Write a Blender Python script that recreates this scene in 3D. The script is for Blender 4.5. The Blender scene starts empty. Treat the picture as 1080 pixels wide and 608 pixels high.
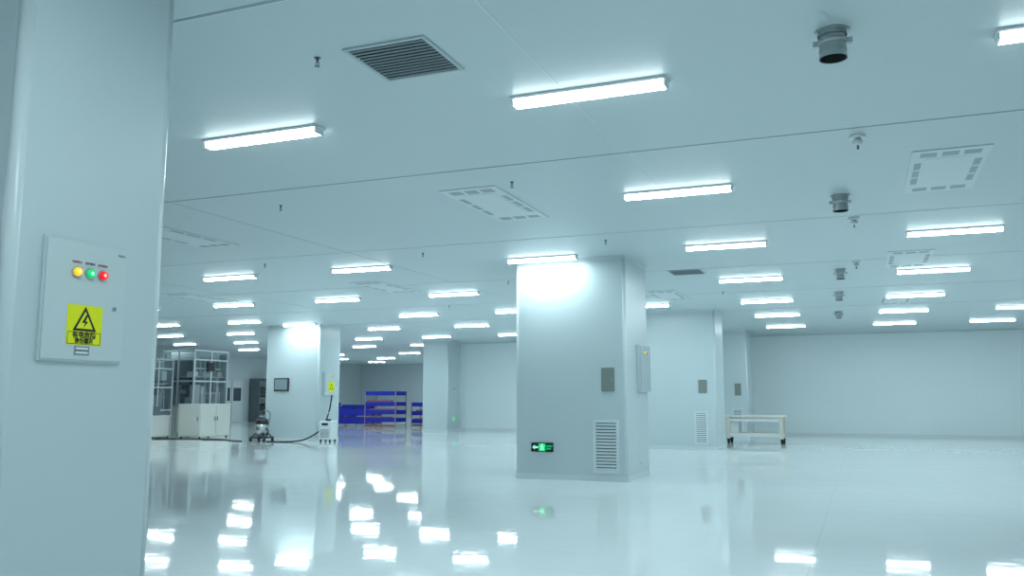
import bpy, bmesh, math
from mathutils import Vector, Matrix

H = 4.0
COL = bpy.context.scene.collection
bpy.context.scene.view_settings.view_transform = 'Standard'

# ---------------------------------------------------------------- materials
def mat(name, color, rough=0.5, metal=0.0, emit=None, estr=0.0, alpha=1.0, spec=0.5, coat=0.0):
    m = bpy.data.materials.new(name); m.use_nodes = True
    b = m.node_tree.nodes["Principled BSDF"]
    b.inputs["Base Color"].default_value = (*color, 1)
    b.inputs["Roughness"].default_value = rough
    b.inputs["Metallic"].default_value = metal
    b.inputs["Specular IOR Level"].default_value = spec
    b.inputs["Coat Weight"].default_value = coat
    b.inputs["Alpha"].default_value = alpha
    if emit:
        b.inputs["Emission Color"].default_value = (*emit, 1)
        b.inputs["Emission Strength"].default_value = estr
    return m

def noisy(m, scale=3.0, amount=0.04, bump=0.0, bscale=40.0):
    nt = m.node_tree; b = nt.nodes["Principled BSDF"]
    tc = nt.nodes.new("ShaderNodeTexCoord")
    n = nt.nodes.new("ShaderNodeTexNoise"); n.inputs["Scale"].default_value = scale
    n.inputs["Detail"].default_value = 3
    nt.links.new(tc.outputs["Object"], n.inputs["Vector"])
    c = b.inputs["Base Color"].default_value[:]
    r = nt.nodes.new("ShaderNodeMix"); r.data_type = 'RGBA'
    r.inputs[6].default_value = tuple(max(0, x*(1-amount)) for x in c[:3]) + (1,)
    r.inputs[7].default_value = tuple(min(1, x*(1+amount)) for x in c[:3]) + (1,)
    nt.links.new(n.outputs["Fac"], r.inputs[0])
    nt.links.new(r.outputs[2], b.inputs["Base Color"])
    return m

def seams(m, axes, period, offset, width, dark=0.8):
    """thin joint lines every `period` metres along the given object axes"""
    nt = m.node_tree; b = nt.nodes["Principled BSDF"]
    tc = nt.nodes.new("ShaderNodeTexCoord"); sp = nt.nodes.new("ShaderNodeSeparateXYZ")
    nt.links.new(tc.outputs["Object"], sp.inputs[0])
    last = None
    for ax in axes:
        a = nt.nodes.new("ShaderNodeMath"); a.operation = 'ADD'; a.inputs[1].default_value = 1000*period - offset
        nt.links.new(sp.outputs[ax], a.inputs[0])
        d = nt.nodes.new("ShaderNodeMath"); d.operation = 'MODULO'; d.inputs[1].default_value = period
        nt.links.new(a.outputs[0], d.inputs[0])
        l = nt.nodes.new("ShaderNodeMath"); l.operation = 'LESS_THAN'; l.inputs[1].default_value = width
        nt.links.new(d.outputs[0], l.inputs[0])
        if last is None: last = l
        else:
            mx = nt.nodes.new("ShaderNodeMath"); mx.operation = 'MAXIMUM'
            nt.links.new(last.outputs[0], mx.inputs[0]); nt.links.new(l.outputs[0], mx.inputs[1]); last = mx
    src = b.inputs["Base Color"].links[0].from_socket if b.inputs["Base Color"].links else None
    r = nt.nodes.new("ShaderNodeMix"); r.data_type = 'RGBA'; r.blend_type = 'MULTIPLY'
    nt.links.new(last.outputs[0], r.inputs[0])
    if src: nt.links.new(src, r.inputs[6])
    else: r.inputs[6].default_value = b.inputs["Base Color"].default_value[:]
    r.inputs[7].default_value = (dark, dark, dark, 1)
    nt.links.new(r.outputs[2], b.inputs["Base Color"])
    return m

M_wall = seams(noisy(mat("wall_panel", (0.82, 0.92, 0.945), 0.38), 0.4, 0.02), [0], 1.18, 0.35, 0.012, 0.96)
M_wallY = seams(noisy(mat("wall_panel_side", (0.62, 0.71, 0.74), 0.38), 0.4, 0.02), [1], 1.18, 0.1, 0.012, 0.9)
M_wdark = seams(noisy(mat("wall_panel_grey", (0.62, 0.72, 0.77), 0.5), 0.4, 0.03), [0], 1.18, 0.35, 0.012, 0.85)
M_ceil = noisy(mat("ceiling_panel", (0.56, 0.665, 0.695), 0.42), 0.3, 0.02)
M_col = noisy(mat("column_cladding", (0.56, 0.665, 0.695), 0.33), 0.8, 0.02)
M_trim = mat("aluminium_trim", (0.65, 0.74, 0.77), 0.3, 0.0)
M_boxd = mat("control_box_door", (0.58, 0.68, 0.70), 0.35)
M_seam = mat("joint_sealant", (0.32, 0.40, 0.43), 0.6)
M_seamw = mat("joint_strip_white", (0.68, 0.77, 0.80), 0.4)
M_white = mat("white_enamel", (0.74, 0.81, 0.83), 0.35)
M_difw = mat("diffuser_white", (0.65, 0.74, 0.77), 0.4)
M_louv = mat("louvre_grey_enamel", (0.66, 0.75, 0.78), 0.4)
M_offw = noisy(mat("offwhite_powder_coat", (0.74, 0.76, 0.71), 0.45), 2, 0.03)
M_grey = mat("grey_enamel", (0.44, 0.53, 0.56), 0.45)
M_slot = mat("perforated_mesh_grey", (0.36, 0.45, 0.48), 0.6)
M_slat = mat("exhaust_slat_grey", (0.22, 0.29, 0.32), 0.5)
M_mid = mat("mid_grey_metal", (0.14, 0.18, 0.20), 0.4)
M_steel = noisy(mat("brushed_steel", (0.48, 0.51, 0.52), 0.32, 0.9), 5, 0.1)
M_galv = noisy(mat("galvanised_steel", (0.38, 0.44, 0.45), 0.38, 0.8), 8, 0.15)
M_dark = mat("dark_void", (0.02, 0.03, 0.035), 0.7)
M_open = mat("shaded_plenum", (0.05, 0.07, 0.08), 0.7)
M_black = mat("black_plastic", (0.02, 0.022, 0.025), 0.45)
M_rub = mat("black_rubber", (0.015, 0.015, 0.017), 0.7)
M_alu = mat("anodised_aluminium", (0.56, 0.62, 0.64), 0.35, 0.2)
M_glass = mat("darkened_acrylic", (0.20, 0.27, 0.30), 0.08, 0, alpha=0.2)  # clear panels, darkened in the colour to make machine interiors look dimmer
M_blue = mat("blue_plastic", (0.008, 0.02, 0.40), 0.45)
M_red = mat("dull_red_paint", (0.30, 0.10, 0.13), 0.5)
M_pink = mat("rack_frame_mauve", (0.38, 0.24, 0.28), 0.45)
M_wood = noisy(mat("pale_laminate", (0.74, 0.71, 0.62), 0.45), 4, 0.08)
M_beige = mat("beige_frame", (0.66, 0.65, 0.57), 0.45)
M_yel = mat("warning_yellow", (0.84, 0.88, 0.0), 0.45)
M_ink = mat("black_ink", (0.01, 0.012, 0.012), 0.5)
M_plate = mat("beige_grey_plate", (0.27, 0.31, 0.29), 0.35, 0.3)
M_green = mat("exit_green", (0.0, 0.35, 0.12), 0.4, emit=(0.0, 0.9, 0.3), estr=0.7)
M_exitb = mat("exit_sign_black", (0.004, 0.015, 0.012), 0.3)
M_exitw = mat("exit_symbol_pale_green", (0.5, 0.95, 0.7), 0.4, emit=(0.45, 1.0, 0.65), estr=0.55)
M_lampY = mat("indicator_yellow", (0.9, 0.6, 0.02), 0.3, emit=(1.0, 0.55, 0.0), estr=0.7)
M_lampG = mat("indicator_green", (0.0, 0.6, 0.15), 0.3, emit=(0.0, 0.9, 0.25), estr=0.45)
M_lampR = mat("indicator_red", (0.8, 0.01, 0.02), 0.3, emit=(1.0, 0.0, 0.02), estr=0.7)
M_coreY = mat("lit_core_yellow", (1, .9, .4), 0.3, emit=(1.0, 0.85, 0.25), estr=1.2)
M_coreG = mat("lit_core_green", (.5, 1, .7), 0.3, emit=(0.35, 1.0, 0.6), estr=0.9)
M_coreR = mat("lit_core_red", (1, .5, .4), 0.3, emit=(1.0, 0.35, 0.25), estr=1.1)
M_screen = mat("screen_glass", (0.05, 0.07, 0.08), 0.15)
M_tube = mat("lamp_diffuser_glow", (0.9, 0.97, 1.0), 0.4, emit=(0.80, 0.96, 1.0), estr=80.0)
M_tubes = mat("lamp_diffuser_side_glow", (0.9, 0.97, 1.0), 0.4, emit=(0.85, 0.97, 1.0), estr=9.0)

# glossy epoxy floor
M_floor = mat("epoxy_floor", (0.82, 0.885, 0.90), 0.045, spec=0.30)
noisy(M_floor, 0.25, 0.03)
nt = M_floor.node_tree; b = nt.nodes["Principled BSDF"]
tc = nt.nodes.new("ShaderNodeTexCoord")
n1 = nt.nodes.new("ShaderNodeTexNoise"); n1.inputs["Scale"].default_value = 1.6; n1.inputs["Detail"].default_value = 0.5
n2 = nt.nodes.new("ShaderNodeTexNoise"); n2.inputs["Scale"].default_value = 6.0; n2.inputs["Detail"].default_value = 0.5
nt.links.new(tc.outputs["Object"], n1.inputs["Vector"]); nt.links.new(tc.outputs["Object"], n2.inputs["Vector"])
mx_ = nt.nodes.new("ShaderNodeMath"); mx_.operation = 'MULTIPLY_ADD'; mx_.inputs[1].default_value = 0.45
nt.links.new(n2.outputs["Fac"], mx_.inputs[0]); nt.links.new(n1.outputs["Fac"], mx_.inputs[2])
bp = nt.nodes.new("ShaderNodeBump"); bp.inputs["Strength"].default_value = 0.35; bp.inputs["Distance"].default_value = 0.0042
nt.links.new(mx_.outputs[0], bp.inputs["Height"]); nt.links.new(bp.outputs["Normal"], b.inputs["Normal"])
seams(M_floor, [0, 1], 4.25, -0.5, 0.012, 0.9)

# ---------------------------------------------------------------- builders
class B:
    def __init__(s): s.bm = bmesh.new(); s.mats = []
    def mi(s, m):
        if m not in s.mats: s.mats.append(m)
        return s.mats.index(m)
    def box(s, x0, y0, z0, x1, y1, z1, m, bev=0.0):
        r = bmesh.ops.create_cube(s.bm, size=1.0)
        vs = r['verts']
        for v in vs:
            v.co = Vector(((x0+x1)/2 + v.co.x*(x1-x0), (y0+y1)/2 + v.co.y*(y1-y0), (z0+z1)/2 + v.co.z*(z1-z0)))
        fs = set(f for v in vs for f in v.link_faces)
        for f in fs: f.material_index = s.mi(m)
        if bev:
            es = list(set(e for v in vs for e in v.link_edges))
            rr = bmesh.ops.bevel(s.bm, geom=es, offset=bev, segments=2, affect='EDGES', profile=0.5)
            for f in rr['faces']: f.material_index = s.mi(m)
        return s
    def cyl(s, p0, p1, r0, m, r1=None, seg=20, caps=True):
        p0 = Vector(p0); p1 = Vector(p1); d = p1-p0; L = d.length
        q = d.to_track_quat('Z', 'Y').to_matrix().to_4x4()
        M = Matrix.Translation((p0+p1)/2) @ q
        r = bmesh.ops.create_cone(s.bm, cap_ends=caps, segments=seg, radius1=r0, radius2=r0 if r1 is None else r1, depth=L, matrix=M)
        for f in set(f for v in r['verts'] for f in v.link_faces):
            f.material_index = s.mi(m)
            if len(f.verts) == 4: f.smooth = True
        return s
    def poly(s, pts, m):
        vs = [s.bm.verts.new(p) for p in pts]
        f = s.bm.faces.new(vs); f.material_index = s.mi(m); return s
    def tube(s, pts, r, m, seg=8):
        """smooth swept hose through points"""
        P = [Vector(p) for p in pts]; Q = []
        for i in range(len(P)-1):
            a = P[max(i-1, 0)]; b_ = P[i]; c = P[i+1]; d = P[min(i+2, len(P)-1)]
            for k in range(6):
                t = k/6
                Q.append(0.5*((2*b_)+(-a+c)*t+(2*a-5*b_+4*c-d)*t*t+(-a+3*b_-3*c+d)*t**3))
        Q.append(P[-1])
        rings = []
        for i, p in enumerate(Q):
            t = (Q[min(i+1, len(Q)-1)]-Q[max(i-1, 0)]).normalized()
            up = Vector((0, 0, 1)) if abs(t.z) < 0.9 else Vector((0, 1, 0))
            a = t.cross(up).normalized(); c = a.cross(t)
            rings.append([s.bm.verts.new(p + a*math.cos(2*math.pi*k/seg)*r + c*math.sin(2*math.pi*k/seg)*r) for k in range(seg)])
        for i in range(len(rings)-1):
            for k in range(seg):
                f = s.bm.faces.new((rings[i][k], rings[i][(k+1) % seg], rings[i+1][(k+1) % seg], rings[i+1][k]))
                f.material_index = s.mi(m); f.smooth = True
        return s
    def obj(s, name, parent=None, loc=(0, 0, 0), label=None):
        me = bpy.data.meshes.new(name)
        bmesh.ops.recalc_face_normals(s.bm, faces=s.bm.faces)
        s.bm.to_mesh(me); s.bm.free()
        for m in s.mats: me.materials.append(m)
        o = bpy.data.objects.new(name, me); COL.objects.link(o)
        o.location = loc
        if parent: o.parent = parent
        if label: o["label"] = label
        return o

def thing(name, label, cat, loc, group=None, rot=0.0):
    e = bpy.data.objects.new(name, None); COL.objects.link(e)
    e.location = loc; e.empty_display_size = 0.1; e.rotation_euler = (0, 0, rot)
    e["label"] = label; e["category"] = cat
    if group: e["group"] = group
    return e

def tag(o, label, cat, group=None):
    o["label"] = label; o["category"] = cat
    if group: o["group"] = group
    return o

def copy_thing(root, loc, label=None, rot=None):
    kids = [c for c in bpy.data.objects if c.parent == root]
    r = root.copy(); COL.objects.link(r); r.location = loc
    if rot is not None: r.rotation_euler = (0, 0, rot)
    if label: r["label"] = label
    for k in kids:
        c = k.copy(); COL.objects.link(c); c.parent = r
        for g in [x for x in bpy.data.objects if x.parent == k]:
            d = g.copy(); COL.objects.link(d); d.parent = c
    return r

def structure(o): o["kind"] = "structure"; return o

def text_part(name, body, size, loc, rot, m, parent, bold=0.0):
    cu = bpy.data.curves.new(name, 'FONT'); cu.body = body; cu.size = size
    cu.align_x = 'CENTER'; cu.align_y = 'CENTER'; cu.extrude = 0.0006; cu.offset = bold
    t = bpy.data.objects.new("tmp_text", cu); COL.objects.link(t)
    bpy.context.view_layer.update()
    me = bpy.data.meshes.new_from_object(t.evaluated_get(bpy.context.evaluated_depsgraph_get()))
    bpy.data.objects.remove(t)
    me.materials.clear(); me.materials.append(m)
    o = bpy.data.objects.new(name, me); COL.objects.link(o)
    o.location = loc; o.rotation_euler = rot; o.parent = parent
    return o
RX = (math.pi/2, 0, math.pi/2)   # reads on a face looking toward +X
RY = (math.pi/2, 0, 0)           # reads on a face looking toward -Y

# ---------------------------------------------------------------- room shell
XL, XR, Y0, YB, YF, XJ = -36.0, 12.0, -6.0, 36.4, 58.0, -17.2
structure(B().box(XL-.2, Y0-.2, -.2, XR+.2, YF+.2, 0, M_floor).obj("floor"))
structure(B().box(XL-.2, Y0-.2, H, XR+.2, YF+.2, H+.2, M_ceil).obj("ceiling"))
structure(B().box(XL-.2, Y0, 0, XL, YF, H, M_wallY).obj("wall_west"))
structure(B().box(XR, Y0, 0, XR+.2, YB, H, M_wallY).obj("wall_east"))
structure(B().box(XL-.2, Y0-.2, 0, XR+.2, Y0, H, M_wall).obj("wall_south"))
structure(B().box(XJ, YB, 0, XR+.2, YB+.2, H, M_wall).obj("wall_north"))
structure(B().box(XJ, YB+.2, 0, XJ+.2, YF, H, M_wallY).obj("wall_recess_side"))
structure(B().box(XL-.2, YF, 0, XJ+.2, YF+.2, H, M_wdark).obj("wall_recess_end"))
structure(B().box(XJ, YB-.03, 0, XR, YB, .10, M_white).obj("baseboard_north"))
structure(B().box(XL, Y0, 0, XL+.03, YF, .10, M_trim).obj("baseboard_west"))
structure(B().box(XL, YF-.03, 0, XJ, YF, .10, M_trim).obj("baseboard_recess"))
structure(B().box(XJ, YB-.04, H-.06, XR, YB, H, M_trim).obj("trim_1"))
structure(B().box(XL, Y0, H-.06, XL+.04, YF, H, M_trim).obj("trim_2"))
k = 3
for y in (4.35, 8.6, 12.85, 17.1, 21.35, 25.6):
    w = .026 if y < 9 else .016
    bb = B().box(XL, y-w/2, H-.004, XR, y+w/2, H, M_seam if y < 9 else M_grey)
    if y < 9: bb.box(XL, y+w/2, H-.004, XR, y+w/2+.012, H, M_seamw)
    structure(bb.obj("trim_%d" % k)); k += 1
for x in (-2.2, 3.9, -8.3, -14.4):
    o = B().box(x-.007, Y0, H-.003, x+.007, YB, H, M_seamw if x == -2.2 else M_grey).obj("trim_%d" % k); k += 1
    structure(o)

# doors on the west wall
def wall_door(n, y0, y1, h, m, glass):
    b_ = B().box(XL, y0, 0, XL+.06, y1, h, M_trim).box(XL+.06, y0+.08, .02, XL+.09, y1-.08, h-.08, m)
    if glass:
        ym = (y0+y1)/2
        b_.box(XL+.09, ym-.02, .02, XL+.095, ym+.02, h-.08, M_dark)
        b_.box(XL+.09, y0+.25, 1.3, XL+.10, ym-.15, 2.1, M_screen).box(XL+.09, ym+.15, 1.3, XL+.10, y1-.25, 2.1, M_screen)
    return structure(b_.obj("door_%d" % n))
wall_door(1, 42.0, 44.2, 2.6, M_white, True)
wall_door(2, 48.6, 50.4, 2.6, M_grey, True)

# ---------------------------------------------------------------- columns
def column(x0, y0, x1, y1, label):
    r = thing("column", label, "column", ((x0+x1)/2, (y0+y1)/2, 0), "clad structural columns")
    hx, hy = (x1-x0)/2, (y1-y0)/2
    e = .003
    B().box(-hx+.03, -hy+.03, 0, hx-.03, hy-.03, H, M_col, 0).box(-hx+e, -hy+.04, 0, -hx+.031, hy-.04, H, M_col)\
       .box(hx-.031, -hy+.04, 0, hx-e, hy-.04, H, M_col).box(-hx+.04, -hy+e, 0, hx-.04, -hy+.031, H, M_col)\
       .box(-hx+.04, hy-.031, 0, hx-.04, hy-e, H, M_col)\
       .obj("cladding", r)
    for sx in (-1, 1):
        for sy in (-1, 1):
            bb = B().cyl((sx*(hx-.045), sy*(hy-.045), 0.1), (sx*(hx-.045), sy*(hy-.045), H-.05), .0445, M_trim, seg=24)
            bb.obj("corner_trim", r, label="rounded pale aluminium corner profile")
    for nm, z0, z1, lb in (("base_trim", 0, .1, "pale base trim"), ("top_trim", H-.05, H, "pale cove trim at the ceiling")):
        bb = B()
        for (a, b_, c, d) in ((-hx, -hy, hx, -hy+.02), (-hx, hy-.02, hx, hy), (-hx, -hy+.02, -hx+.02, hy-.02), (hx-.02, -hy+.02, hx, hy-.02)):
            bb.box(a, b_, z0, c, d, z1, M_trim)
        bb.obj(nm, r, label=lb)
    return r
column(-5.95, 2.95, -3.85, 3.97, "pale grey panel-clad column carrying an electrical control box")
column(-5.95, 14.95, -3.85, 16.6, "wide pale grey column with exit sign and return-air grille")
column(-5.95, 25.1, -3.85, 26.6, "pale grey column with small steel plate and air grille")
column(-5.95, 33.0, -3.92, 34.5, "pale grey column close to the end wall behind the workbench")
column(-19.45, 25.1, -17.25, 26.4, "pale grey column with wall monitor and yellow warning box")
column(-18.1, 34.3, -16.85, 35.6, "slim pale grey column at the recess corner")

# ---------------------------------------------------------------- lamps
lr = thing("ceiling_light", "white linear batten light glowing on the ceiling", "ceiling light", (-5.3, 6.65, H), "linear ceiling lights")
B().box(-.67, -.080, -.026, .67, .080, 0, M_white, .006).obj("housing", lr, label="white sheet-metal housing")
bb = B(); P = [(-.060, -.026), (-.052, -.074), (.052, -.074), (.060, -.026)]
for i in range(3):
    (ya, za), (yb_, zb) = P[i], P[i+1]
    bb.poly([(-.645, ya, za), (.645, ya, za), (.645, yb_, zb), (-.645, yb_, zb)], M_tube if i == 1 else M_tubes)
bb.obj("diffuser", lr, label="glowing cool white diffuser")
for sx in (-1, 1):
    B().box(min(sx*.645, sx*.662), -.062, -.078, max(sx*.645, sx*.662), .062, -.026, M_white).obj("end_cap", lr, label="white plastic end cap")
rows = {
 2.4: [-2.0, 1.6, -9.0], -2.0: [-5.4, -2.0, 1.6],  # unseen rows over and behind the camera, added for their light
 6.65: [-2.0, 1.65], 10.4: [-2.0],
 14.45: [-15.7, -12.2, -9.0, -2.0, 1.4, 4.9], 14.60: [-5.3],
 18.8: [-19.0, -15.7, -12.4, -9.1, -2.1, 1.4, 4.8],
 23.2: [-22.3, -18.9, -12.4, -9.2, -5.4, -2.2, 1.3, 4.6],
 24.75: [-17.85],
 27.3: [-25.9, -22.4, -16.0, -12.5, -9.2, -2.3, 1.2, 4.2],
 31.7: [-29.2, -25.7, -22.4, -19.3, -16.1, -12.7, -9.2, -2.4, 1.1, 4.0, 7.5],
 36.4: [-29.3, -25.9, -22.4, -19.2], 42.6: [-31.5, -28.2, -23.3], 47.4: [-31.0, -27.6, -20.5], 52.0: [-31, -26.0, -21], 56.0: [-27.5, -22.5]}  # recess rows, with further lamps added to brighten the recess
for y, xs in rows.items():
    for x in xs: copy_thing(lr, (x, y, H))

# ---------------------------------------------------------------- ceiling air diffusers
dr = thing("ceiling_air_diffuser", "white rectangular air diffuser with perforated border", "air vent", (.97, 10.65, H), "rectangular ceiling air diffusers")
a, c = .38, .98
bb = B().box(-a, -c, -.014, a, c, 0, M_difw, .005)
for i in range(3):
    yy = -c+.62+i*(2*c-1.24)/2
    for sx in (-1, 1): bb.box(sx*(a-.085)-.035, yy-.14, -.0165, sx*(a-.085)+.035, yy+.14, -.0135, M_slot)
for i in range(3):
    xx = -.21+i*.21
    for sy in (-1, 1):
        bb.box(xx-.080, sy*(c-.17)-.08, -.0165, xx+.080, sy*(c-.17)+.08, -.0135, M_slot)
bb.obj("perforated_frame", dr)
B().box(-a+.15, -c+.33, -.018, a-.15, c-.33, -.014, M_difw, .002).obj("centre_panel", dr, label="plain pale centre panel")
for (x, y) in ((-4.38, 10.35), (-9.95, 10.55), (-10.1, 17.3), (.9, 17.3), (-15.6, 17.4), (-4.4, 21.3), (.9, 24.5)):
    copy_thing(dr, (x, y, H))

# dark square exhaust grilles
gr = thing("ceiling_exhaust_grille", "dark slatted square exhaust grille with white frame", "air vent", (-3.1, 5.52, H), "slatted ceiling exhaust grilles")
bb = B()
s_ = .34
for (x0, y0, x1, y1) in ((-s_, -s_, s_, -s_+.03), (-s_, s_-.03, s_, s_), (-s_, -s_+.03, -s_+.03, s_-.03), (s_-.03, -s_+.03, s_, s_-.03)):
    bb.box(x0, y0, -.014, x1, y1, 0, M_grey)
bb.obj("frame", gr)
B().box(-s_+.03, -s_+.03, -.004, s_-.03, s_-.03, -.001, M_open).obj("duct_opening", gr, label="dark duct opening")
bb = B()
for i in range(12):
    yy = -.28+i*.051
    bb.box(-.31, yy-.010, -.014, .31, yy+.010, -.009, M_slat)
bb.obj("slats", gr, label="thin grey slats")
copy_thing(gr, (-3.2, 17.45, H))

# round duct stubs
du = thing("ceiling_duct_stub", "galvanised round exhaust duct stub with clamp ring", "duct", (-.08, 6.2, H), "galvanised duct stubs")
bb = B()
bb.cyl((0, 0, -.20), (0, 0, 0), .090, M_galv, seg=32, caps=False).cyl((0, 0, -.20), (0, 0, -.02), .084, M_dark, seg=32, caps=False)
bb.cyl((0, 0, -.03), (0, 0, -.02), .084, M_dark, seg=32)
bb.cyl((0, 0, -.200), (0, 0, -.188), .095, M_galv, seg=32, caps=False).cyl((0, 0, -.150), (0, 0, -.140), .094, M_galv, seg=32, caps=False)
bb.obj("pipe", du)
B().cyl((0, 0, -.012), (0, 0, 0), .115, M_galv, seg=32).cyl((0, 0, -.04), (0, 0, -.012), .098, M_galv, seg=32, caps=False).obj("flange", du)
bb = B().cyl((0, 0, -.10), (0, 0, -.07), .098, M_steel, seg=32, caps=True).box(.095, -.02, -.105, .13, .02, -.065, M_steel).box(-.13, -.02, -.105, -.095, .02, -.065, M_steel)
bb.obj("clamp_ring", du, label="steel clamp ring with bolt lugs")
for (x, y) in ((-.15, 11.5), (-.30, 18.2), (-.42, 22.2), (-.55, 27.2)): copy_thing(du, (x, y, H))

# sprinklers
sk = thing("ceiling_sprinkler", "small dark pendent fire sprinkler head", "sprinkler", (-3.7, 5.25, H), "ceiling fire sprinklers")
B().cyl((0, 0, -.006), (0, 0, 0), .024, M_mid).cyl((0, 0, -.038), (0, 0, -.006), .010, M_mid).obj("escutcheon", sk)
B().box(-.014, -.003, -.066, -.009, .003, -.038, M_mid).box(.009, -.003, -.066, .014, .003, -.038, M_mid).cyl((0, 0, -.070), (0, 0, -.066), .020, M_mid).obj("deflector", sk)
for (x, y) in ((-3.75, 9.3), (-7.08, 9.32), (-3.76, 13.4), (-7.1, 13.4), (-10.5, 13.4), (-3.0, 21.0), (-7.1, 17.4), (-10.5, 9.3), (2.6, 13.4), (-10.5, 21.4)):
    copy_thing(sk, (x, y, H))

# smoke detectors
sd = thing("smoke_detector", "small white ceiling smoke detector with round base", "detector", (.07, 8.87, H), "ceiling smoke detectors")
B().cyl((0, 0, -.03), (0, 0, 0), .075, M_white, seg=24).obj("base_plate", sd)
B().cyl((0, 0, -.055), (0, 0, -.03), .03, M_grey).cyl((0, 0, -.10), (0, 0, -.055), .035, M_white, r1=.05, seg=24).cyl((0, 0, -.14), (0, 0, -.10), .011, M_mid).obj("sensor_head", sd)
for (x, y) in ((0.0, 13.04), (0.0, 17.3)): copy_thing(sd, (x, y, H))

# ---------------------------------------------------------------- control box on the near column
cb = thing("electrical_control_box", "pale grey electrical control box with three indicator lamps and warning sign", "control box", (-3.853, 3.405, 1.635))
W, D, HH = .265, .026, .645
B().box(0, -W, 0, D-.008, W, HH, M_boxd, .003).obj("enclosure", cb)
door = B().box(D-.008, -W+.010, .010, D, W-.010, HH-.010, M_boxd, .003).obj("door", cb)
for nm, yy, m, mc in (("indicator_lamp", -.072, M_lampY, M_coreY), ("indicator_lamp", .012, M_lampG, M_coreG), ("indicator_lamp", .096, M_lampR, M_coreR)):
    lab = {M_lampY: "lit yellow indicator lamp", M_lampG: "lit green indicator lamp", M_lampR: "lit red indicator lamp"}[m]
    o = B().cyl((D, yy, .475), (D+.008, yy, .475), .030, M_steel, seg=28).obj(nm, cb, label=lab)
    B().cyl((D+.008, yy, .475), (D+.024, yy, .475), .025, m, r1=.020, seg=28).cyl((D+.024, yy, .475), (D+.0245, yy, .475), .010, mc, seg=20).obj("lens", o)
    B().box(D, yy-.030, .517, D+.002, yy+.030, .537, M_white).obj("label_plate", cb)
    text_part("label_text", {M_lampY: "电源指示", M_lampG: "运行指示", M_lampR: "故障指示"}[m], .016, (D+.0025, yy, .527), RX, M_red if m is not M_lampG else M_ink, cb, .0004)
ws = B().box(D, -.112, .090, D+.002, .112, .302, M_yel).obj("warning_sign", cb, label="yellow high-voltage warning sign with lightning triangle")
def tri(cy, cz, r, x, m, b_):
    pts = [(x, cy + r*math.cos(t), cz + r*math.sin(t)) for t in (math.pi/2, math.pi*7/6, math.pi*11/6)]
    b_.poly(pts, m)
bb = B(); tri(0, .208, .088, D+.0026, M_ink, bb); tri(0, .208, .062, D+.0032, M_yel, bb)
bb.poly([(D+.0038, .006, .253), (D+.0038, -.02, .208), (D+.0038, .0, .208), (D+.0038, -.008, .181), (D+.0038, .02, .216), (D+.0038, .003, .216), (D+.0038, .018, .253)], M_ink)
bb.obj("lightning_triangle", ws)
bb = B()
for (y0, z0, y1, z1) in ((-.106, .094, .106, .0965), (-.106, .156, .106, .1585), (-.106, .094, -.1035, .1585), (.1035, .094, .106, .1585)):
    bb.box(D+.002, y0, z0, D+.0028, y1, z1, M_ink)
bb.obj("text_border", ws)
text_part("warning_text", "有电危险", .038, (D+.003, 0, .141), RX, M_ink, ws, .0010)
text_part("warning_text", "请勿靠近", .030, (D+.003, 0, .110), RX, M_ink, ws, .0008)
B().box(D, -.058, .034, D+.002, .04, .086, M_grey).box(D+.002, -.054, .038, D+.0024, .036, .082, M_mid).box(D+.0024, -.048, .066, D+.003, .03, .078, M_white)\
   .box(D+.0024, -.048, .044, D+.003, .03, .056, M_white).obj("nameplate", cb, label="small grey nameplate")
B().cyl((D, .19, .30), (D+.006, .19, .30), .013, M_steel).box(D+.006, .188, .293, D+.007, .192, .307, M_ink).obj("lock", cb, label="round keyhole lock")
B().box(D, .2, .60, D+.006, .245, .606, M_steel).obj("hinge_pin", cb)

# ---------------------------------------------------------------- column fittings
def exit_sign(x0, x1, z0, z1, y):
    r = thing("exit_sign", "black and green illuminated exit sign with running man and arrow", "exit sign", ((x0+x1)/2, y, z0))
    w = (x1-x0)/2; h = z1-z0
    B().box(-w, -.03, 0, w, 0, h, M_exitb, .004).obj("housing", r)
    B().box(-w+.012, -.032, .012, w-.012, -.03, h-.012, M_exitb).obj("face", r)
    yy = -.0335
    bb = B()
    bb.poly([(-w+.022, yy, h/2), (-w+.075, yy, h/2+.045), (-w+.075, yy, h/2-.045)], M_exitw)
    bb.box(-w+.075, yy, h/2-.016, -w+.135, yy+.001, h/2+.016, M_exitw)
    bb.obj("arrow_symbol", r)
    B().box(-.062, -.034, .014, .062, -.032, h-.014, M_green).obj("door_symbol", r)
    yy = -.036
    bb = B()
    bb.cyl((.005, yy+.001, h-.034), (.005, yy, h-.034), .014, M_exitw, seg=14)
    def limb(a, b_, t):
        a = Vector((a[0], 0, a[1])); b_ = Vector((b_[0], 0, b_[1])); n = (b_-a).normalized(); p = Vector((-n.z, 0, n.x))*t
        bb.poly([tuple(v + Vector((0, yy, 0))) for v in (a+p, b_+p, b_-p, a-p)], M_exitw)
    limb((0, h-.048), (.008, .065), .012)
    limb((.0, h-.054), (-.035, h-.075), .005); limb((.0, h-.054), (.035, h-.08), .005)
    limb((.008, .068), (-.022, .045), .008); limb((-.022, .045), (-.016, .02), .006)
    limb((.008, .068), (.035, .028), .008)
    bb.obj("running_man_symbol", r)
    text_part("sign_text", "安全出口", .036, (w-.078, -.034, h/2+.022), RY, M_green, r, .001)
    text_part("sign_text", "EXIT", .046, (w-.078, -.034, h/2-.026), RY, M_green, r, .001)
exit_sign(-5.64, -5.22, .49, .65, 14.953)

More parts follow.
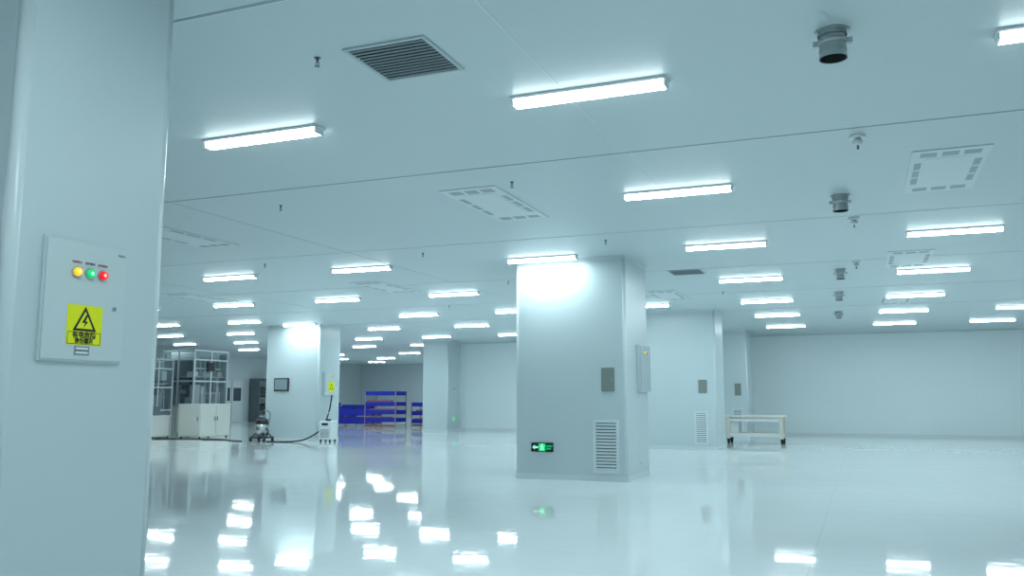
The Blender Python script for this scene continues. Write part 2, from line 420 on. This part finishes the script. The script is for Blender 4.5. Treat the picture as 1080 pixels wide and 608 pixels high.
def air_grille(x0, x1, z0, z1, y, lab):
    r = thing("wall_air_grille", lab, "air vent", ((x0+x1)/2, y, z0), "return-air grilles on columns")
    w = (x1-x0)/2; h = z1-z0; f = .05
    bb = B()
    bb.box(-w, -.02, 0, w, 0, f, M_louv).box(-w, -.02, h-f, w, 0, h, M_louv).box(-w, -.02, f, -w+f, 0, h-f, M_louv).box(w-f, -.02, f, w, 0, h-f, M_louv)
    bb.obj("frame", r, label="pale grey frame")
    B().box(-w+f, -.003, f, w-f, 0, h-f, M_mid).obj("opening", r, label="shaded opening")
    n = int((h-2*f)/.055); bb = B()
    for i in range(n):
        z = f + (i+.5)*(h-2*f)/n
        bb.poly([(-w+f, -.018, z-.020), (w-f, -.018, z-.020), (w-f, -.004, z+.012), (-w+f, -.004, z+.012)], M_louv)
        bb.poly([(-w+f, -.018, z-.024), (w-f, -.018, z-.024), (w-f, -.018, z-.020), (-w+f, -.018, z-.020)], M_louv)
    bb.obj("louvre_slats", r, label="angled pale grey slats")
air_grille(-4.47, -4.0, .14, 1.07, 14.953, "pale louvred return-air grille low on the wide column")
air_grille(-4.50, -4.12, .14, 1.08, 25.103, "pale louvred return-air grille low on a column")
air_grille(-4.52, -4.12, .14, 1.08, 33.003, "pale louvred return-air grille low on a column by the workbench")

def plate(x0, x1, z0, z1, y):
    r = thing("access_plate", "small beige-grey metal access plate on a column", "plate", ((x0+x1)/2, y, z0), "steel access plates")
    w = (x1-x0)/2; h = z1-z0
    B().box(-w, -.015, 0, w, 0, h, M_plate, .003).obj("plate_body", r)
    B().box(-w+.02, -.018, .02, w-.02, -.015, h-.02, M_plate).obj("cover", r)
    B().cyl((w-.05, -.028, h/2), (w-.05, -.018, h/2), .012, M_steel).obj("latch", r)
plate(-4.31, -4.07, 1.57, 1.99, 14.953)
plate(-4.36, -4.12, 1.60, 1.98, 25.103)
plate(-4.40, -4.17, 1.56, 2.0, 33.003)

def side_box(x, y0, y1, z0, z1, lab, warn=False):
    r = thing("distribution_box", lab, "electrical box", (x, (y0+y1)/2, z0))
    w = (y1-y0)/2; h = z1-z0
    B().box(0, -w, 0, .07, w, h, M_boxd, .005).obj("enclosure", r)
    B().box(.07, -w+.015, .015, .085, w-.015, h-.015, M_boxd if warn else M_grey, .003).obj("door", r)
    B().cyl((.085, w-.08, h*.5), (.1, w-.08, h*.5), .02, M_steel).obj("handle", r)
    for i, m in enumerate((M_lampY, M_lampG, M_lampR)):
        B().cyl((.085, -.12+i*.1, h*.84), (.10, -.12+i*.1, h*.84), .022, m).obj("indicator_lamp", r)
    if warn:
        s = B().box(.085, -.19, h*.16, .09, .19, h*.58, M_yel).obj("warning_sign", r, label="yellow warning sign")
        bb = B(); tri(0, h*.36, .13, .0915, M_ink, bb); tri(0, h*.36, .09, .0925, M_yel, bb); bb.obj("lightning_triangle", s)
side_box(-3.853, 15.72, 16.5, 1.57, 2.44, "pale grey distribution box on the side of the wide column")
side_box(-17.253, 25.35, 26.15, 1.55, 2.35, "white electrical box with yellow warning sign on a column", True)
r = thing("wall_socket", "small white power socket near the column foot", "socket", (-3.853, 15.9, .22))
B().box(0, -.06, 0, .012, .06, .09, M_white, .003).obj("faceplate", r)
B().box(.012, -.03, .03, .0135, -.022, .055, M_ink).box(.012, .022, .03, .0135, .03, .055, M_ink).obj("pin_holes", r)

r = thing("wall_monitor", "black framed monitor mounted on a column", "monitor", (-18.75, 25.103, 1.70))
B().box(-.3, -.07, 0, .3, -.02, .45, M_black, .01).obj("housing", r)
B().box(-.26, -.073, .05, .26, -.07, .41, mat("screen_dim", (.25, .33, .36), .2)).obj("screen", r)
B().box(-.1, -.02, .12, .1, 0, .33, M_black).obj("wall_bracket", r)

def mini_sign(x, y, z, m, lab, s=1.0):
    r = thing("wall_sign", lab, "sign", (x, y, z))
    B().box(0, -.16*s, 0, .015, .16*s, .26*s, M_white, .003).obj("plate", r)
    B().box(.015, -.13*s, .04*s, .018, .13*s, .22*s, m).obj("sign_face", r)
mini_sign(-16.853, 34.9, 1.75, M_grey, "small grey plate on the slim column")
mini_sign(-16.853, 34.9, .45, M_green, "small green exit plate low on the slim column", .8)

# ---------------------------------------------------------------- rolling workbench
wb = thing("rolling_workbench", "cream rolling workbench with pale top and lower shelf", "workbench", (-3.27, 29.3, 0))
hx, hy = .93, .42
B().box(-hx, -hy, .85, hx, hy, .905, M_wood, .006).obj("tabletop", wb, label="pale laminate top")
for sx in (-1, 1):
    for sy in (-1, 1):
        x, y = sx*(hx-.1), sy*(hy-.06)
        lg = B().box(x-.05, y-.05, .16, x+.05, y+.05, .85, M_beige, .006).obj("leg", wb)
        B().box(x-.05, y-.04, .10, x+.05, y+.04, .16, M_black).obj("caster_fork", lg)
        B().cyl((x-.035, y+.02, .09), (x+.035, y+.02, .09), .09, M_rub).obj("caster_wheel", lg, label="black rubber wheel")
bb = B()
for sy in (-1, 1):
    for z in (.27, .76): bb.box(-hx+.1, sy*(hy-.06)-.02, z-.05, hx-.1, sy*(hy-.06)+.02, z+.05, M_white)
for sx in (-1, 1):
    for z in (.27, .76): bb.box(sx*(hx-.1)-.02, -hy+.06, z-.05, sx*(hx-.1)+.02, hy-.06, z+.05, M_white)
bb.obj("frame_rails", wb, label="white horizontal rails")
B().box(-hx+.13, -hy+.08, .32, hx-.13, hy-.08, .35, M_wood).obj("lower_shelf", wb)
B().box(-hx+.16, -hy+.10, .35, -hx+.42, hy-.10, .70, M_white, .006).obj("storage_box", wb, label="pale box unit on the lower shelf")

# ---------------------------------------------------------------- blue storage racks
def rack(x0, x1, y0, y1, h, zs, lab, t=.14, red=False):
    r = thing("storage_rack", lab, "rack", ((x0+x1)/2, (y0+y1)/2, 0), "blue-shelved storage racks")
    hx, hy = (x1-x0)/2, (y1-y0)/2
    for sx in (-1, 1):
        for sy in (-1, 1):
            B().box(sx*(hx-.02)-.02, sy*(hy-.02)-.02, 0, sx*(hx-.02)+.02, sy*(hy-.02)+.02, h, M_pink).obj("post", r)
    for z in zs:
        B().box(-hx+.01, -hy+.01, z-t, hx-.01, hy-.01, z, M_blue, .01).obj("shelf", r, label="deep blue shelf tray")
    if red:
        bb = B().box(-hx+.06, -hy+.02, .08, hx-.06, -hy+.06, .17, M_red)
        for j, z in enumerate(zs[:-1]): bb.box(-hx+.1+.15*(j % 2), -hy+.06, z, hx-.1-.2*((j+1) % 2), -hy+.30, z+.05+.02*j, M_red)
        bb.obj("stacked_parts", r, label="dull reddish stacked parts")
    bb = B()
    for sx in (-1, 1):
        for z in (.15, h*.6): bb.box(sx*(hx-.02)-.015, -hy+.03, z-.015, sx*(hx-.02)+.015, hy-.03, z+.015, M_pink)
    bb.obj("side_rails", r)
rack(-22.9, -21.15, 37.3, 38.4, 1.80, (.50, .88, 1.28, 1.80), "tall mauve-framed rack with deep blue shelves", .2, True)
rack(-21.0, -19.3, 38.6, 39.6, 1.25, (.42, .82, 1.25), "low mauve-framed rack with blue shelves beside tall rack", .2, True)
rack(-25.8, -23.6, 39.0, 40.2, .9, (.48, .9), "low rack stacked with deep blue trays", .34, False)
rack(-28.4, -26.4, 41.0, 42.2, 1.0, (.5, 1.0), "low rack with deep blue trays near the side wall", .36)
for i, (x, y, z) in enumerate(((-25.2, 39.6, .901), (-24.2, 39.6, .901), (-27.6, 41.6, 1.001))):
    o = B().box(-.35, -.25, 0, .35, .25, .04, M_blue).box(-.35, -.25, .04, -.32, .25, .22, M_blue).box(.32, -.25, .04, .35, .25, .22, M_blue)\
        .box(-.32, -.25, .04, .32, -.22, .22, M_blue).box(-.32, .22, .04, .32, .25, .22, M_blue).obj("storage_bin", loc=(x, y, z))
    tag(o, "deep blue plastic storage bin on a low rack", "bin", "blue storage bins")

# ---------------------------------------------------------------- dark cabinet by the west wall
lk = thing("shelving_cabinet", "dark grey open shelving cabinet against the side wall", "cabinet", (-35.55, 45.8, 0))
B().box(-.38, -1.0, 0, .38, -.96, 2.7, M_mid).box(-.38, .96, 0, .38, 1.0, 2.7, M_mid).box(-.38, -.96, 0, -.34, .96, 2.7, M_mid).box(-.34, -.96, 2.66, .38, .96, 2.7, M_mid).obj("carcass", lk)
for i in range(5):
    B().box(-.34, -.96, .1+i*.52, .36, .96, .13+i*.52, M_slat).obj("shelf", lk)
    B().box(-.30, -.85, .13+i*.52, .25, .8 - .1*(i % 2), .13+i*.52+.38, M_black if i % 2 else M_mid).obj("stored_carton", lk)

# ---------------------------------------------------------------- machines
def machine_cabinet(x0, x1, y0, y1, h, lab):
    r = thing("machine_cabinet", lab, "cabinet", ((x0+x1)/2, (y0+y1)/2, 0))
    hx, hy = (x1-x0)/2, (y1-y0)/2
    B().box(-hx+.02, -hy+.02, .06, hx-.02, hy-.02, h-.04, M_offw).obj("body", r)
    B().box(-hx, -hy, h-.04, hx, hy, h, M_white, .006).obj("worktop", r)
    for i in range(2):
        y = -hy + .03 + i*(hy-.015)
        d = B().box(hx-.02, y, .09, hx, y+hy-.04, h-.07, M_offw, .004).obj("door", r)
        B().box(hx, y+(hy-.1 if i == 0 else .04), h*.5, hx+.02, y+(hy-.08 if i == 0 else .06), h*.62, M_black).obj("handle", d)
    d = B().box(-hx+.04, -hy, .09, hx-.04, -hy+.02, h-.07, M_offw, .004).obj("door", r)
    B().box(hx-.14, -hy-.02, h*.5, hx-.12, -hy, h*.62, M_black).obj("handle", d)
    for sx in (-1, 1):
        for sy in (-1, 1):
            B().cyl((sx*(hx-.1), sy*(hy-.1), 0), (sx*(hx-.1), sy*(hy-.1), .06), .035, M_black).obj("levelling_foot", r)
machine_cabinet(-23.5, -22.45, 25.3, 26.95, 1.25, "off-white machine base cabinet with two doors")

def frame_machine(x0, x1, y0, y1, h, base, lab, seed=0):
    r = thing("assembly_machine", lab, "machine", ((x0+x1)/2, (y0+y1)/2, 0), "aluminium-framed assembly machines")
    hx, hy = (x1-x0)/2, (y1-y0)/2
    B().box(-hx+.03, -hy+.03, .08, hx-.03, hy-.03, base, M_offw if seed != 1 else M_mid, .01).obj("base_cabinet", r, label="machine base cabinet")
    bb = B(); t = .03
    nx = max(2, round(2*hx/.9)); ny = max(2, round(2*hy/.9))
    xs = [-hx+t + i*(2*hx-2*t)/nx for i in range(nx+1)]; ys = [-hy+t + i*(2*hy-2*t)/ny for i in range(ny+1)]
    for x in xs:
        for y in (ys[0], ys[-1]): bb.box(x-t, y-t, 0, x+t, y+t, h, M_alu)
    for y in ys[1:-1]:
        for x in (xs[0], xs[-1]): bb.box(x-t, y-t, 0, x+t, y+t, h, M_alu)
    for z in (base+.05, base+(h-base)*.45, h-.4, h-t):
        for y in (ys[0], ys[-1]): bb.box(-hx+2*t, y-t+.002, z-t, hx-2*t, y+t-.002, z+t, M_alu)
        for x in (xs[0], xs[-1]): bb.box(x-t+.002, -hy+2*t, z-t, x+t-.002, hy-2*t, z+t, M_alu)
    bb.obj("profile_frame", r, label="aluminium profile frame")
    B().box(-hx+.06, -hy+.025, base+.09, hx-.06, -hy+.035, h-.08, M_glass).obj("acrylic_panel", r)
    B().box(hx-.035, -hy+.06, base+.09, hx-.025, hy-.06, h-.08, M_glass).obj("acrylic_panel", r)
    B().box(-hx+.12, hy-.12, base, hx-.06, hy-.08, base+(h-base)*.93, M_slat).box(-hx+.08, -hy+.1, base, -hx+.12, hy-.08, base+(h-base)*.93, M_slat).obj("rear_backplate", r, label="grey rear mounting plates")
    bb = B()
    bb.box(-hx+.2, -.08, base+.9, hx-.2, .08, base+1.05, M_grey).box(-hx+.2, -.08, base, -hx+.35, .08, base+.9, M_slat).box(hx-.35, -.08, base, hx-.2, .08, base+.9, M_grey)
    bb.box(-.12, -.2, base+.5, .12, -.08, base+1.2, M_black).cyl((0, -.14, base+.2), (0, -.14, base+.5), .04, M_steel)
    bb.obj("gantry", r, label="grey internal gantry")
    bb = B()
    for i in range(6):
        a_ = -hx+.25+i*(2*hx-.5)/5; yy = -hy+.25+i*(2*hy-.6)/5
        bb.box(a_-.12, -hy+.2, base, a_+.12, -hy+.5, base+.35+.18*((i*7+seed) % 4), (M_mid, M_grey, M_alu)[(i+seed) % 3])
        bb.box(hx-.5, yy-.13, base, hx-.2, yy+.13, base+.4+.22*((i*5+seed) % 4), (M_grey, M_slat, M_white)[(i+seed) % 3])
        bb.box(hx-.45, yy-.15, base+1.2, hx-.12, yy+.11, base+1.42+.14*((i*3+seed) % 3), (M_white, M_mid, M_grey)[(i+seed) % 3])
        bb.cyl((a_, hy-.35, base), (a_, hy-.35, base+.9+.2*((i+seed) % 3)), .06, (M_mid, M_white)[i % 2])
        bb.cyl((hx-.16, yy, base+.1), (hx-.16, yy, h-.3), .022, (M_alu, M_steel)[i % 2], seg=10)
    for i in range(3):
        bb.cyl((hx-.18, -hy+.2, base+.55+.5*i), (hx-.18, hy-.25, base+.55+.5*i), .028, M_white, seg=10)
    bb.obj("station_units", r, label="mixed metal process units and pipes")
    B().box(-hx+.15, -hy+.15, base+(h-base)*.52, hx-.1, hy-.15, base+(h-base)*.54, M_grey).obj("upper_deck", r, label="grey equipment deck")
    B().box(-hx+.25, -hy+.2, h-.38, hx-.2, hy-.3, h-.10, M_grey, .02).obj("filter_unit", r, label="pale grey filter housing under the top frame")
    B().box(hx-.03, -.25, h-.85, hx+.05, .15, h-.5, M_black, .01).obj("control_screen", r, label="small dark control screen")
frame_machine(-26.3, -24.65, 27.3, 29.3, 3.4, 1.1, "tall assembly machine with aluminium frame and darkened panels", 0)
frame_machine(-27.6, -25.3, 24.6, 26.9, 3.0, .95, "open-framed assembly machine with darkened panels and instruments", 1)
frame_machine(-31.6, -29.2, 31.5, 33.8, 3.3, 1.0, "aluminium-framed machine standing behind the others", 2)

# dark instrument desk beside the machines
dk = thing("instrument_desk", "dark instrument desk with white front panel beside machines", "desk", (-24.45, 25.0, 0))
B().box(-.45, -.5, .78, .45, .5, .82, M_white, .004).obj("desktop", dk)
B().box(-.42, -.46, .06, -.38, .46, .78, M_mid).box(.38, -.46, .06, .42, .46, .78, M_offw).box(-.38, .42, .06, .38, .46, .78, M_mid).obj("side_panels", dk)
B().box(-.38, -.40, .35, .38, .42, .38, M_mid).obj("shelf", dk)
B().box(-.25, -.2, .82, .15, .25, 1.15, M_mid, .01).obj("instrument", dk, label="dark grey benchtop instrument")
for sx in (-1, 1):
    for sy in (-1, 1): B().cyl((sx*.38, sy*.43, 0), (sx*.38, sy*.43, .06), .025, M_black).obj("foot", dk)

# ---------------------------------------------------------------- vacuum cleaner
vc = thing("industrial_vacuum", "black and steel industrial vacuum cleaner on casters", "vacuum cleaner", (-19.0, 24.4, 0))
B().cyl((0, 0, .2), (0, 0, .60), .21, M_steel, seg=28).obj("drum", vc, label="steel dust drum")
B().cyl((0, 0, .60), (0, 0, .76), .22, M_black, r1=.18, seg=28).cyl((0, 0, .76), (0, 0, .86), .13, M_mid, r1=.10).obj("motor_head", vc, label="black motor head")
B().tube([(-.16, .12, .5), (-.2, .16, .90), (-.1, .16, 1.02), (.1, .16, 1.02), (.2, .16, .90), (.16, .12, .5)], .018, M_mid).obj("push_handle", vc)
bb = B().box(-.32, -.26, .11, .32, .26, .16, M_black, .01)
for sx in (-1, 1):
    for sy in (-1, 1): bb.cyl((sx*.27, sy*.2, .13), (sx*.14, sy*.12, .30), .02, M_black)
bb.obj("chassis", vc)
for sx in (-1, 1):
    for sy in (-1, 1):
        B().cyl((sx*.28-.02, sy*.22, .055), (sx*.28+.02, sy*.22, .055), .055, M_rub).obj("caster_wheel", vc)
B().tube([(.20, -.05, .45), (.34, -.12, .38), (.36, -.18, .2), (.30, -.30, .04), (.42, -.36, .03)], .025, M_rub).obj("suction_hose", vc, label="black suction hose")

# portable air unit
dh = thing("portable_air_unit", "white portable air unit on casters with cable above", "appliance", (-16.75, 25.0, 0))
B().box(-.24, -.2, .08, .24, .2, .70, M_white, .03).obj("housing", dh)
bb = B()
for i in range(7): bb.box(-.17, -.204, .16+i*.04, .17, -.2, .175+i*.04, M_mid)
bb.obj("intake_grille", dh)
B().box(-.12, -.204, .55, .12, -.2, .63, M_screen).obj("control_panel", dh)
for sx in (-1, 1):
    for sy in (-1, 1): B().cyl((sx*.18-.015, sy*.15, .04), (sx*.18+.015, sy*.15, .04), .04, M_rub).obj("caster_wheel", dh)
B().box(-.1, -.03, .70, .1, .03, .76, M_black, .01).obj("carry_handle", dh)

# cables
o = B().tube([(-17.13, 25.75, 1.56), (-17.1, 25.55, 1.0), (-17.12, 25.2, .45), (-17.3, 24.6, .12), (-17.7, 24.3, .024), (-18.5, 24.0, .024)], .024, M_rub).obj("power_cable")
tag(o, "black cable dropping from the electrical box to the floor", "cable")
o = B().tube([(-23.6, 24.3, .018), (-22.3, 24.9, .018), (-21.6, 24.6, .018), (-20.8, 24.7, .018), (-20.2, 24.3, .018), (-19.5, 24.0, .018)], .018, M_rub).obj("floor_cable")
tag(o, "thin black cable lying along the glossy floor", "cable")

# ---------------------------------------------------------------- camera
cam = bpy.data.cameras.new("camera"); co = bpy.data.objects.new("camera", cam); COL.objects.link(co)
cam.sensor_width = 36.0; cam.lens = 911.26/1080*36.0; cam.clip_end = 200
co.location = (0, 0, 1.444)
co.rotation_euler = (math.pi/2 + 0.12738, 0, 0.38314)
bpy.context.scene.camera = co

w = bpy.data.worlds.new("world"); bpy.context.scene.world = w; w.use_nodes = True
w.node_tree.nodes["Background"].inputs[0].default_value = (.5, .7, .8, 1)
w.node_tree.nodes["Background"].inputs[1].default_value = 0.3
